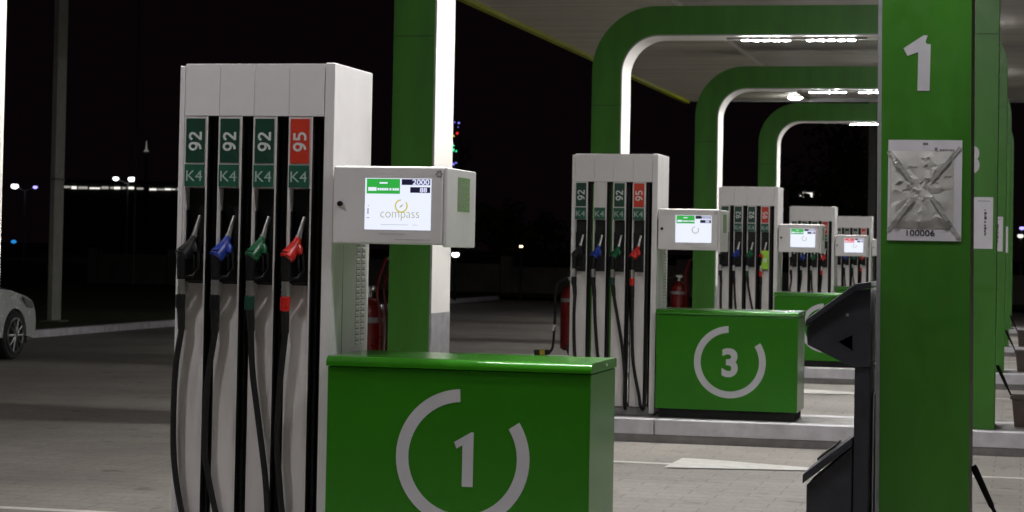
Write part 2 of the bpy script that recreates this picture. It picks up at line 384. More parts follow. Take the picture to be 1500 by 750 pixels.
for n in range(5):
    yf = 9.58 + PITCH*n; h = ISLE[n]
    x0, x1 = LX0 + (.075 if n == 0 else 0), LX1
    cx = (x0+x1)/2
    A = thing('portal_arch', ARCH_LABELS[n], 'arch', (cx, yf, h), 'green portal arches over the islands')
    out, inn = arch_loops(x0, x1, h, n == 0)
    sh = lambda Ls: [(p[0]-cx, p[1]-h) for p in Ls]
    out, inn = sh(out), sh(inn)
    c0 = x0-cx; c1 = x1-cx
    mid = [(i[0] + (o[0]-i[0])*.045, i[1] + (o[1]-i[1])*.045) for o, i in zip(out, inn)]
    m = MB(); band(m, out, mid, 0, LD, 0, 1, 0)
    m.box(c0+.003, c0+LW-.021, -.0012, .004, 3.53-h-.004, 3.53-h+.004, 2)
    lx = -.0074*1.9 if n == 0 else 0
    m.box(c1-LW+.021+lx, c1-.003+lx, -.0012, .004, 3.53-h-.004, 3.53-h+.004, 2)
    m.build('frame', [M['green_arch'], M['outer'], M['green_seam']], A)
    m = MB(); band(m, mid, inn, .004, LD-.004, 1, 0, 0); m.build('lining', [M['lining'], M['kick']], A)
    for s_ in (0, 1):
        m = MB()
        xa = c0+LW if s_ == 0 else c1-LW-.006
        m.box(xa, xa+.006, .008, LD-.008, .01, 1.05-h, bev=.002); m.build('kick_plate', M['kick'], A)
    for px in (-1.3, -.75):
        m = MB(); m.box(px-cx-.07, px-cx+.07, .22, .42, AT-h+.001, 5.09-h); m.build('support_post', M['outer'], A)
    if n == 0:
        poly = [(200, 262), (310, 190), (333, 190), (321, 226), (329, 238), (350, 240), (347, 500), (280, 500), (282, 284), (222, 305)]
        me = curve_mesh('number_decal', [[((x-275)/1290., (345-z)/1290.) for x, z in poly]], .002, M['emblem'])
        link('number_decal', me, A, (-.459-cx, -.0006, 2.483-h))
    elif n == 1:
        link('number_decal', text_mesh('3', .245, M['emblem'], bold=.035), A, (-.437-cx, -.0015, 2.465-h))

# posters on the numbered legs
def poster(n, label):
    yf = 9.58 + PITCH*n
    dx = .002 if n == 0 else 0.01
    P = thing('poster', label, 'poster', (-.420+dx, yf-.002, 1.715), 'posters taped to the arch legs')
    m = MB(); m.box(-.157, .157, -.0022, -.0002, 0, .435); m.build('sheet', M['paper'], P)
    if n == 0:
        link('lettering', text_mesh('100006', .026, M['ink'], thick=.001, width=.120, bold=.012), P, (-.015, -.0028, .034))
        m = MB(); x = .062
        for w in (.012, .009, .011, .010, .012, .009): m.box(x, x+w*.8, -.003, -.0024, .387, .396); x += w
        m.box(.040, .052, -.003, -.0024, .383, .403); m.box(-.01, .012, -.003, -.0024, .414, .424)
        m.build('small_print', M['ink_grey'], P)
        # crumpled plastic sheet taped over the middle: random facets with folds that run to the corners
        from mathutils.geometry import delaunay_2d_cdt
        r2 = random.Random(5); W, Hh = .262, .325; pts = []
        for k in range(17):
            t = k/16
            for q in ((t*W-W/2, -Hh/2), (t*W-W/2, Hh/2)): pts.append((q[0], q[1]+r2.uniform(-.005, .005)))
            for q in ((-W/2, t*Hh-Hh/2), (W/2, t*Hh-Hh/2)): pts.append((q[0]+r2.uniform(-.005, .005), q[1]))
        for k in range(260): pts.append((r2.uniform(-.47, .47)*W, r2.uniform(-.47, .47)*Hh))
        folds = [(r2.uniform(-.012, .012), r2.uniform(-.012, .012), a, r2.uniform(.005, .011)) for a in (.55, .95, 1.5, 2.2, 2.62, .05)] + [(r2.uniform(-.08, .08), r2.uniform(-.10, .10), r2.uniform(0, 3.14), r2.uniform(.003, .006)) for _ in range(9)]
        for ox, oz, a, _ in folds:
            for k in range(9):
                t = r2.uniform(-.16, .16); q = (ox+t*math.cos(a), oz+t*math.sin(a))
                if abs(q[0]) < W*.48 and abs(q[1]) < Hh*.48: pts.append(q)
        vs, _, fs, *_r = delaunay_2d_cdt([Vector(p) for p in pts], [], [], 0, 1e-5)
        m = MB(); V = []
        for v in vs:
            ed = max(abs(v.x)/(W/2), abs(v.y)/(Hh/2)); hgt = .004 + r2.uniform(0, .0016); fo = 0
            for ox, oz, a, am in folds:
                d = abs((v.x-ox)*math.sin(a) - (v.y-oz)*math.cos(a)); fo = max(fo, am*max(0, 1-d/.013))
            hgt = (hgt + fo*.8)*min(1, (1-min(1, ed))*6+.12)
            V.append(m.bm.verts.new((v.x, -.003-hgt, v.y)))
        for f in fs:
            try: m.bm.faces.new([V[i] for i in f])
            except ValueError: pass
        bmesh.ops.recalc_face_normals(m.bm, faces=m.bm.faces[:])
        m.build('foil_sheet', M['foil'], P, (-.012, 0, .222), angle=16)
        for (ax, az, bx, bz) in ((-.155, .04, -.045, .185), (-.158, .385, -.05, .25), (.03, .19, .150, .01), (.025, .255, .150, .405)):
            d = Vector((bx-ax, 0, bz-az)); q = Vector((-d.z, 0, d.x)).normalized()*.008
            m = MB(); N_ = 14; y_ = lambda x, z: -.0042 - .0105*min(1, max(0, 7*(1-max(abs(x+.012)/.131, abs(z-.222)/.163))))
            E1 = [(ax+(bx-ax)*k/N_ + sg*q.x*(1+.25*math.sin(k*2.3+ax*40)), az+(bz-az)*k/N_ + sg*q.z*(1+.25*math.sin(k*1.9+bz*50))) for sg in (-1, 1) for k in range(N_+1)]
            V1 = [m.bm.verts.new((x, y_(x, z)-.0006*(k % 2), z)) for k, (x, z) in enumerate(E1)]
            for k in range(N_): m.bm.faces.new((V1[k], V1[k+1], V1[N_+2+k], V1[N_+1+k]))
            m.build('tape', M['tape'], P, smooth=False)
    else:
        r2 = random.Random(n); m = MB(); z = .11
        while z < .33:
            w = r2.uniform(.008, .028); m.box(.085, .085+r2.choice((.014, .02)), -.003, -.0024, z, z+w); z += w + r2.choice((.003, .004, .012))
        m.box(.03, .13, -.003, -.0024, .40, .404); m.build('small_print', M['ink'], P)
poster(0, 'white poster under crumpled grey foil with the number 100006 below')
poster(1, 'white poster on the leg marked 3, half hidden by the front leg')
poster(2, 'narrow visible strip of white poster, second behind the foil covered one')
poster(3, 'thinnest slice of white poster, farthest of those on the right legs')

# ------------------------------------------------------------------ strip lights under the beams, downlights in the soffit
STRIP = ['strip light hidden above the picture over the nearest pump', 'strip light above the second island, over the frame top',
         'nearest visible LED strip light, under the beam of the largest arch', 'LED strip light under the beam of the middle nested arch',
         'smallest LED strip light, under the beam of the farthest arch']
for n in range(5):
    S = thing('strip_light', STRIP[n], 'strip light', (-2.9, 9.58+.32+PITCH*n, AB-.001), 'LED strip lights under the arch beams')
    m = MB(); m.box(-.91, .91, -.065, .065, -.022, 0, bev=.005); m.build('housing', M['grey_fix'], S)
    for xa in (-.73, .113):
        mo = MB(); mo.box(xa, xa+.66, -.055, .055, -.030, -.023, bev=.003); mo = mo.build('led_module', M['grey_fix'], S)
        m = MB()
        for k in range(5): m.box(xa+.066+.132*k-.040, xa+.066+.132*k+.040, -.036, .036, -.0362, -.0302)
        m.build('led_lens', E_LED, mo)
DL = [(-4.95, 48.3, 'round downlight near the far end of the canopy soffit'), (-.42, 8.72, 'round downlight in the soffit in front of the nearest arch'),
      (-5.7, 7.5, 'second downlight in the soffit over the front lane')]
DL += [(-.95, 5.7+PITCH*n, f'added fill downlight, unseen above or behind the front leg, over lane {k}') for n, k in ((1, 'two'), (2, 'three'), (3, 'four'), (4, 'five'))]  # lane lamps added out of view to brighten pump and box fronts
for x, y, lab in DL:
    D = thing('downlight', lab, 'ceiling light', (x, y, 5.098), 'downlights in the canopy soffit')
    m = MB(); m.tube([(0, 0, -.03), (0, 0, 0)], [.17, .19], n=24); m.build('bezel', M['grey_fix'], D)
    m = MB(); m.ball((0, 0, -.03), .15, seg=20, sc_=(1, 1, .3)); m.build('diffuser', E_DOWN, D)

# ------------------------------------------------------------------ canopy
CX0, CXS, CX1, CY0, CY1, CZ = -7.65, -4.8, 6.2, 2.5, 49.9, 5.1
C_ = thing('canopy', 'flat grey canopy over the islands with a lime edge trim', 'canopy', (0, 26, CZ))
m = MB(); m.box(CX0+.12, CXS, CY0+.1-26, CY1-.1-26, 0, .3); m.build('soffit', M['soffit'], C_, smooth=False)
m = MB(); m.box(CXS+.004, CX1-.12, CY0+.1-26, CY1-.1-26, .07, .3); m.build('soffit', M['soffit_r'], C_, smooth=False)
m = MB()
m.box(CX0, CX0+.116, CY0-26, CY1-26, -.06, .24, bev=.01); m.box(CX1-.116, CX1, CY0-26, CY1-26, -.06, .24, bev=.01)
m.build('edge_trim', M['trim'], C_)
m = MB(); m.box(CX0+.118, CX1-.118, CY0-26, CY0+.096-26, -.02, .24); m.build('end_trim', M['dark_pole'], C_)
m = MB(); m.box(CX0+.118, CX1-.118, CY1-.096-26, CY1-26, -.02, .24); m.build('end_trim', M['dark_pole'], C_)
m = MB(); m.box(CX0+.02, CX1-.02, CY0+.02-26, CY1-.02-26, .305, .95); m.build('fascia', M['fascia'], C_)

# ------------------------------------------------------------------ fuel pumps
PX0 = [.027, .198, .371, .546]; PWD = .120
def lx(v): return v-.385
def panel_mesh():
    m = MB(); c = .010
    prof = [(-.300, .075), (-.300, 1.075), (-.232, 1.23), (-.232, 1.708), (-.297, 1.712), (-.297, 2.045), (-.18, 2.045), (-.18, .075)]
    m.prism(prof, 'x', c, PWD-c)
    for a in (0, PWD-c):
        m.box(a, a+c, -.300, -.18, .075, 2.045, bev=.003)
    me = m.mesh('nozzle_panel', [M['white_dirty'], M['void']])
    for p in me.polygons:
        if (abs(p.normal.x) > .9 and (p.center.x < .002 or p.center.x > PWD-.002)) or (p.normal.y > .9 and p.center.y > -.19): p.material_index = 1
    return me
def hose_pts(px, slot, k):
    """px: picture track of the hose, as (height, offset from the left edge)"""
    P = [Vector((lx(v), -.335, z)) for z, v in px]
    e = P[-1]; sx = lx(slot)
    P += [Vector((e.x + (sx-e.x)*.30, -.325, .075+.02*k)), Vector((e.x + (sx-e.x)*.72, -.30, .05+.02*k)), Vector((sx-.010, -.262, .16)), Vector((sx-.011, -.25, .5)), Vector((sx-.011, -.245, 1.2)), Vector((sx-.011, -.24, 2.04))]
    return smooth_path(P)
SW = -.046     # the hose hangs left of the middle of its panel
TRK = [[(1.07, .052), (.85, .024), (.55, .020), (.37, .034), (.19, .070)],
       [(1.07, .222), (.80, .186), (.50, .178), (.37, .196), (.19, .240)],
       [(1.07, .394), (.86, .406), (.62, .442), (.37, .480), (.19, .497)],
       [(1.07, .566), (.80, .543), (.54, .534), (.37, .548), (.19, .570)]]
TRK2 = [[(1.07, .052), (.85, .050), (.55, .060), (.37, .085), (.19, .125)],
        [(1.07, .222), (.80, .240), (.50, .272), (.37, .300), (.19, .330)],
        [(1.07, .394), (.86, .432), (.62, .480), (.37, .512), (.19, .514)],
        [(1.07, .566), (.80, .565), (.54, .575), (.37, .600), (.19, .640)]]
NOZ = ['black', 'blue_p', 'green_p', 'red_p']
COLLAR = ['black', 'black', 'sign_dark', 'red_p']
PUMP_LABELS = [
    'nearest white fuel pump with four coloured nozzles and a lit screen showing 2000',
    'second white fuel pump, with its grade sign missing in one column, left of box 3',
    'third white fuel pump, with a lime card hung on its last nozzle',
    'fourth fuel pump, behind the one with the lime card, its screen heading red',
    'farthest and smallest fuel pump at the end of the row']
def make_pump(n):
    h = ISLE[n]
    dx = .045 if n == 2 else 0.
    P = thing('fuel_pump', PUMP_LABELS[n], 'fuel pump', (-3.515+dx, 10.0+PITCH*n, h), 'white fuel pumps in a row')
    def cab():
        m = MB()
        m.box(-.385, -.358, -.300, .300, .02, 2.282, 0, .005); m.box(.335, .385, -.300, .300, .02, 2.297, 0, .006)
        m.box(-.357, .334, -.285, .285, 2.05, 2.285, 0, .004)
        m.box(-.357, .334, -.17, -.165, .075, 2.05, 1) if False else None
        return m.mesh('cabinet', [M['white'], M['void']])
    link('cabinet', cached('cab', cab), P)
    def hp():
        m = MB(); m.box(.0008, .1719, -.300, -.286, 2.047, 2.292, bev=.0012); return m.mesh('header_panel', M['white'])
    for i in range(4): link('header_panel', cached('hp', hp), P, (-.357+.1727*i, 0, 0))
    def back():
        m = MB()
        for q in PX0: m.box(-lx(q)-PWD, -lx(q), .18, .30, .075, 2.045, bev=.004)
        me = m.mesh('back_panels', [M['white'], M['void']])
        for p in me.polygons:
            if p.normal.y < .5: p.material_index = 1
        return me
    link('back_panels', cached('back', back), P)
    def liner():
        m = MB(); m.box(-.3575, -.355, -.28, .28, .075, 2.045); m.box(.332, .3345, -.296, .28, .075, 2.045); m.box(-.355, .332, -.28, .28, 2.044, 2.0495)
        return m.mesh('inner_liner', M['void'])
    link('inner_liner', cached('liner', liner), P)
    def plinth():
        m = MB(); m.box(-.37, .37, -.285, .285, 0, .072, bev=.004); return m.mesh('plinth', M['kerb_low'])
    link('plinth', cached('plinth', plinth), P)
    # louvred vent and seam on the right hand wall
    def vent():
        m = MB()
        for r in range(17):
            z = .97 + r*.0285
            for c in range(2):
                y = .085 + c*.085
                m.prism([(.3855, z), (.3880, z+.003), (.3880, z+.010), (.3855, z+.015)], 'y', y+.006, y+.060, 0)
                m.box(.3852, .3862, y+.004, y+.062, z+.0175, z+.0225, 1)
        return m.mesh('vent_grille', [M['white'], M['ink_grey']])
    link('vent_grille', cached('vent', vent), P)
    def seam():
        m = MB(); m.box(.3850, .3858, -.125, -.119, .05, 1.45); return m.mesh('panel_seam', M['ink_grey'])
    link('panel_seam', cached('seam', seam), P)
    for i in range(4):
        x = lx(PX0[i]); xc = x + PWD/2
        link('nozzle_panel', cached('panel', panel_mesh), P, (x, 0, 0))
        red = i == 3
        if not (n == 1 and i == 1):
            def gs(): m = MB(); m.box(-.046, .046, -.3012, -.2972, 1.826, 2.034, bev=.001); return m.mesh('grade_sign', M['sign_red' if red else 'sign_dark'])
            g_ = link('grade_sign', cached(('gs', red), gs), P, (xc-.003, 0, 0))
            link('lettering', cached(('tx', red), lambda: number_mesh('95' if red else '92', .066, M['letter'])), g_, (0, -.3018, 1.926))
        def st(): m = MB(); m.box(-.049, .049, -.3012, -.2972, 1.713, 1.817, bev=.001); return m.mesh('standard_sign', M['sign_mid'])
        s_ = link('standard_sign', cached('st', st), P, (xc-.005, 0, 0))
        link('lettering', cached('k4', lambda: text_mesh('K4', .050, M['letter_dim'], bold=0, width=.080)), s_, (.0, -.3018, 1.763))
        def boot():
            m = MB(); w = .049
            m.box(-w, w, -.2375, -.2325, 1.255, 1.705); m.box(-w, w, -.292, -.238, 1.262, 1.395, bev=.008)
            m.box(-w, -w+.006, -.275, -.238, 1.396, 1.60); m.box(w-.006, w, -.285, -.238, 1.396, 1.70)
            return m.mesh('nozzle_boot', M['black'])
        link('nozzle_boot', cached('boot', boot), P, (xc, 0, 0))
        # nozzle: black body with a hand lever, coloured guard, steel spout
        def body():
            m = MB()
            m.tube([(-.040, -.338, 1.415), (-.044, -.338, 1.36), (-.046, -.335, 1.275)], [.026, .024, .019], n=12)
            m.tube([(-.020, -.300, 1.46), (.022, -.30, 1.40), (.030, -.305, 1.33), (.010, -.32, 1.29), (-.035, -.333, 1.285)], .008, n=8)
            m.tube([(-.030, -.325, 1.43), (.006, -.315, 1.385), (.010, -.318, 1.32)], .006, n=8)
            return m.mesh('nozzle', M['black'])
        nz = link('nozzle', cached('nzb', body), P, (xc, 0, 0))
        def spout():
            m = MB(); m.tube([(.016, -.262, 1.575), (.010, -.270, 1.545), (-.002, -.284, 1.485)], [.010, .0115, .0135], n=14)
            m.tube([(-.0015, -.2835, 1.488), (-.006, -.288, 1.468)], [.0165, .0165], n=14); return m.mesh('spout', M['steel'])
        link('spout', cached('spout', spout), nz)
        def guard():
            m = MB()
            m.tube([(-.004, -.286, 1.478), (-.012, -.294, 1.452), (-.024, -.308, 1.424), (-.036, -.325, 1.400), (-.043, -.337, 1.384), (-.046, -.341, 1.378)],
                   [.016, .021, .029, .036, .036, .027], n=20)
            m.tube([(-.010, -.292, 1.45), (.004, -.300, 1.425), (.008, -.308, 1.40)], [.016, .020, .014], n=12)
            return m.mesh('guard', M[NOZ[i]])
        link('guard', cached(('guard', i), guard), nz)
        # hose with steel swivel and coloured collar
        trk = [list(t) for t in (TRK if n in (0, 3) else TRK2)[i]]
        k = [0, .6, -.3, .4, .9][n]
        hp_ = [(1.21, PX0[i]+PWD/2+SW)] + [(z, v + .006*k*math.sin(z*5+i+n)) for z, v in trk]
        m = MB(); m.tube(hose_pts(hp_, PX0[i]+PWD+.026, k), .0145, n=10)
        t0, t1 = hose_pts(hp_, PX0[i]+PWD+.026, k)[0], hose_pts(hp_, PX0[i]+PWD+.026, k)[7]
        m.tube([t0 + Vector((0, 0, -.05)), t0*.4+t1*.6, t1], [.0195, .019, .0175], n=12)
        ho = m.build('hose', M['rubber'], P)
        def swivel():
            m = MB(); m.tube([(0, -.335, 1.275), (0, -.335, 1.205)], .0185, n=14)
            for z in (1.262, 1.236, 1.212): m.tube([(0, -.335, z+.004), (0, -.335, z-.004)], .0205, n=14)
            return m.mesh('swivel', M['steel'])
        link('swivel', cached('swivel', swivel), ho, (xc+SW, 0, 0))
        def collar():
            m = MB(); m.tube([(0, -.335, 1.204), (0, -.335, 1.197), (-.001, -.335, 1.142), (-.002, -.335, 1.136)], [.020, .0235, .0235, .0205], n=14); return m.mesh('collar', M[COLLAR[i]])
        link('collar', cached(('collar', i), collar), ho, (xc+SW, 0, 0))
    if n == 2:
        m = MB(); m.box(-.050, .050, -.352, -.348, 1.23, 1.47, bev=.002); m.box(-.018, .022, -.355, -.3522, 1.32, 1.37, 1)
        tag(m.build('hang_tag', [M['lime'], M['letter']], None, (P.location.x+lx(PX0[3])+PWD/2+.01, P.location.y, P.location.z)),
            'lime green card hanging over the red nozzle of the third pump', 'tag')
    # display unit on the right hand side
    def dh():
        m = MB()
        m.box(.398, .925, -.338, .19, 1.457, 1.816, 0, .010, 3)
        m.box(.926, .945, -.335, .20, 1.447, 1.812, 0, .006)
        m.box(.385, .399, -.18, .12, 1.50, 1.77, 1)
        return m.mesh('display_housing', [M['white'], M['ink_grey']])
    d = link('display_housing', cached('dh', dh), P)
    def lock():
        m = MB(); m.tube([(.434, -.3385, 1.640), (.434, -.352, 1.640)], [.013, .012], n=16); m.box(.428, .440, -.358, -.352, 1.636, 1.644)
        return m.mesh('lock', M['black'])
    link('lock', cached('lock', lock), d)
    def stick():
        m = MB(); m.box(.9452, .9464, -.15, .075, 1.615, 1.775, 0, .0004)
        r3 = random.Random(3); z = 1.63
        while z < 1.755:
            m.box(.9465, .947, -.13, -.13+r3.uniform(.08, .17), z, z+.004, 1); z += .011
        return m.mesh('sticker', [M['sticker'], M['kick']])
    link('sticker', cached('stick', stick), d)
    def emb():
        m = MB()
        for a in range(6):
            c, s2 = math.cos(a*math.pi/3), math.sin(a*math.pi/3)
            m.box(.905+.012*c-.005, .905+.012*c+.005, -.3392, -.3382, 1.782+.012*s2-.004, 1.782+.012*s2+.004)
        return m.mesh('emblem_print', M['kick'])
    link('emblem_print', cached('emb', emb), d)
    for (a, b, z) in ((.62, .75, 1.503), (.70, .86, 1.478)):
        def sp():
            m = MB(); x = a
            while x < b: m.box(x, x+.011, -.3392, -.3382, z, z+.002); x += .013
            return m.mesh('small_print', M['kick'])
        link('small_print', cached(('sp', a), sp), d)
    SX0, SX1, SZ0, SZ1 = .553, .869, 1.523, 1.760; w, hh = SX1-SX0, SZ1-SZ0
    def scr(): m = MB(); m.box(SX0, SX1, -.340, -.337, SZ0, SZ1, bev=.001); return m.mesh('screen', E_SCR)
    S = link('screen', cached('scr', scr), P)
    X = lambda u: SX0 + w*u
    Z = lambda v: SZ1 - hh*v
    head = E_RED if n == 3 else E_GRN
    def hd():
        m = MB(); m.box(X(.025), X(.53), -.3410, -.3402, Z(.30), Z(.01)); m.box(X(.22), X(.34), -.3416, -.3411, Z(.105), Z(.075), 1)
        m.box(X(.05), X(.175), -.3416, -.3411, Z(.245), Z(.175), 1)
        x = .19
        for k in range(9): m.box(X(x), X(x+.028), -.3416, -.3411, Z(.235), Z(.19), 1); x += .034 + (.012 if k in (4, 5) else 0)
        return m.mesh('screen_header', [head, E_SCR])
    link('screen_header', cached(('hd', n == 3), hd), S)
    def rd(): m = MB(); m.box(X(.555), X(.985), -.3410, -.3402, Z(.125), Z(.012)); m.box(X(.685), X(.985), -.3410, -.3402, Z(.275), Z(.165)); return m.mesh('price_readout', E_NAVY)
    link('price_readout', cached('rd', rd), S)
    link('lettering', cached('t2000', lambda: text_mesh('2000', .0245, E_TXT, bold=.02, thick=.0006, width=.080)), S, (X(.845), -.3415, Z(.068)))
    link('lettering', cached('t88', lambda: text_mesh('88', .0215, E_TXT, bold=.02, thick=.0006, width=.034)), S, (X(.885), -.3415, Z(.22)))
    if n == 0:
        link('lettering', text_mesh('compass', .040, E_OLV, bold=-.015, thick=.0006, width=.185), S, (X(.535), -.3415, Z(.735)))
        link('lettering', text_mesh('1', .026, E_INK, bold=.01, thick=.0006), S, (X(.052), -.3415, Z(.64)))
        m = MB(); m.box(X(.03), X(.075), -.3412, -.3406, Z(.775), Z(.765)); m.box(X(.05), X(.07), -.3412, -.3406, Z(.535), Z(.527)); m.build('small_print', E_INK, S)
        m = MB(); m.box(X(.25), X(.66), -.3410, -.3404, Z(.905), Z(.895)); m.box(X(.73), X(.80), -.3410, -.3404, Z(.905), Z(.895)); m.build('small_print', E_GRY, S)
    def lg():
        me = curve_mesh('logo_ring', [ring_loop(.031, .0065, 40, -265, 30)], .0008, [E_YEL if n == 0 else E_OLV]); return me
    link('logo_ring', cached(('lg', n == 0), lg), S, (X(.555), -.3414, Z(.535)))
    if n == 0:
        m = MB(); m.quad([(-.010, 0, -.010), (.003, 0, -.002), (.010, 0, .010), (-.003, 0, .002)]); m.build('logo_needle', E_OLV, S, (X(.555), -.3416, Z(.535)), smooth=False)
for n in range(5): make_pump(n)

# ------------------------------------------------------------------ green number cabinets
BOXN = ['1', '3', '5', '7', '9']
BOX_LABELS = ['nearest glossy green metal box with a pale broken ring around a 1',
              'green metal box with a broken ring around a 3, on the second island',
              'green box behind the dark waste station, part of its pale ring showing',
              'low green box in front of the fourth pump, only its top edge showing',
              'farthest green box, hidden behind the nearer ones']
for n in range(5):
    h = ISLE[n]; B = thing('number_cabinet', BOX_LABELS[n], 'cabinet', (-2.49, 9.60+PITCH*n, h), 'green numbered boxes beside the pumps')
    def body(): m = MB(); m.box(-.617, .615, .006, .612, .075, .892, bev=.006, seg=2); return m.mesh('body', M['green'])
    link('body', cached('bx', body), B)
    def lid():
        m = MB(); pr = [(-.008, .895)] + arc(.030, .902, .038, 180, 90, 8) + [(.60, .940)] + arc(.605, .925, .015, 90, 0, 4) + [(.620, .895)]
        m.prism(pr, 'x', -.621, .619, 0); me = m.mesh('lid', M['green'], angle=30); return me
    link('lid', cached('lid', lid), B)
    def pl(): m = MB(); m.box(-.59, .59, .03, .59, 0, .074); return m.mesh('plinth', M['void'])
    link('plinth', cached('bpl', pl), B)
    def ln(): m = MB(); m.tube([(.6195, .36, .918), (.6225, .36, .918)], .006, n=10); return m.mesh('screw', M['steel'])
    link('screw', cached('scw', ln), B)
    link('ring_emblem', cached('ring', lambda: curve_mesh('ring_emblem', [ring_loop(.312, .058)], .002, M['emblem'])), B, (.03, .0045, .495))
    if n == 0:
        me = curve_mesh('number_decal', [[(-.054, .077), (.024, .123), (.036, .123), (.036, -.123), (-.015, -.123), (-.015, .065), (-.043, .048)]], .002, M['emblem'])
    else: me = text_mesh(BOXN[n], .25, M['emblem'], bold=.035, thick=.002)
    link('number_decal', me, B, (.045 if n == 0 else .03, .0045, .490))

# ------------------------------------------------------------------ waste and towel station by the front leg
W = thing('waste_station', 'dark slate waste and towel station against the leg marked 1', 'waste bin', (-.75, 9.45, .2))
def pp(ps): return [(x+.75, z-.2) for x, z in ps]
me = curve_mesh('upper_housing', [pp([(-.702, 1.492), (-.636, 1.505), (-.636, 1.17), (-.700, 1.165), (-.75, 1.186), (-.903, 1.257), (-.906, 1.335)]),
                                  pp([(-.770, 1.274), (-.711, 1.304), (-.710, 1.236)])], .42, M['bin'])
link('upper_housing', me, W, (0, .25, 0))
m = MB(); m.box(-.02, .06, .25, .255, .98, 1.15); m.build('inner_pan', M['void'], W)
m = MB(); m.prism(pp([(-.912, 1.335), (-.909, 1.367), (-.703, 1.524), (-.634, 1.536), (-.634, 1.508), (-.700, 1.494)]), 'y', .022, .478, bev=.004); m.build('upper_lid', M['bin'], W)
m = MB(); m.box(.050, .114, .045, .455, 0, .968, bev=.005); m.build('post', M['bin'], W)
m = MB(); m.prism(pp([(-.898, .2), (-.898, .655), (-.704, .825), (-.704, .2)]), 'y', .04, .46, bev=.006); m.build('lower_bin', M['bin'], W)
m = MB(); m.prism(pp([(-.914, .660), (-.914, .700), (-.704, .868), (-.704, .828)]), 'y', .022, .478, bev=.005); m.build('lower_lid', M['bin'], W)
m = MB(); m.box(.012, .024, .014, .0215, 1.185, 1.197, bev=.002); m.build('catch', M['steel'], W)
m = MB(); m.prism(pp([(-.86, .752), (-.78, .816), (-.782, .826), (-.862, .762)]), 'y', .12, .38, bev=.002); m.build('flap', M['void'], W)

# ------------------------------------------------------------------ squeegee buckets on the right ends of the islands
BK = ['brown squeegee bucket whose handle pokes up at the lower right corner', 'brown bucket with a black squeegee, on the kerb behind the front leg',
      'smaller brown squeegee bucket on the third island', 'tiny brown squeegee bucket on the fourth island']
SQ = ['black squeegee handle leaning left at the bottom right corner', 'black squeegee leaning in the brown bucket behind the front leg',
      'black squeegee in the third island bucket', 'black squeegee in the fourth island bucket']
for n in range(4):
    yb = 10.05+PITCH*n; h = ISLE[n]
    B = thing('bucket', BK[n], 'bucket', (.03, yb, h), 'brown squeegee buckets')
    m = MB(); a, b = .088, .112
    lo = [(-a, -a), (a, -a), (a, a), (-a, a)]; hi = [(-b, -b), (b, -b), (b, b), (-b, b)]; ii = [(-b+.008, -b+.008), (b-.008, -b+.008), (b-.008, b-.008), (-b+.008, b-.008)]; jj = [(q[0]*.9, q[1]*.9) for q in lo]
    R_ = [[m.bm.verts.new((x, y, z)) for x, y in ps] for ps, z in ((lo, .0), (hi, .255), (ii, .255), (jj, .02))]
    m.bm.faces.new(R_[0][::-1]); m.bm.faces.new(R_[3])
    for p, q in zip(R_, R_[1:]):
        for i in range(4): m.bm.faces.new((p[i], p[(i+1) % 4], q[(i+1) % 4], q[i]))
    m.build('pail', M['bucket'], B)
    m = MB()
    for (x0, x1, y0, y1) in ((-.125, .125, -.125, -.113), (-.125, .125, .113, .125), (-.125, -.113, -.113, .113), (.113, .125, -.113, .113)): m.box(x0, x1, y0, y1, .235, .266, bev=.003)
    m.build('rim', M['bucket'], B)
    S = thing('squeegee', SQ[n], 'squeegee', (.03, yb, h+.022), 'squeegees standing in the buckets')
    m = MB(); m.tube([(-.05, -.02, .10), (-.145, -.03, .30), (-.15, -.0305, .31)], .0085, n=10); m.build('stick', M['black'], S)
    m = MB(); m.tube([(-.15, -.0305, .31), (-.155, -.031, .32), (-.232, -.04, .485), (-.238, -.04, .495)], [.009, .013, .016, .013], n=12); m.build('grip', M['rubber'], S)
    m = MB(); m.box(-.075, .05, -.035, -.005, .03, .10, bev=.004); m.build('sponge_head', M['grey_t'], S)

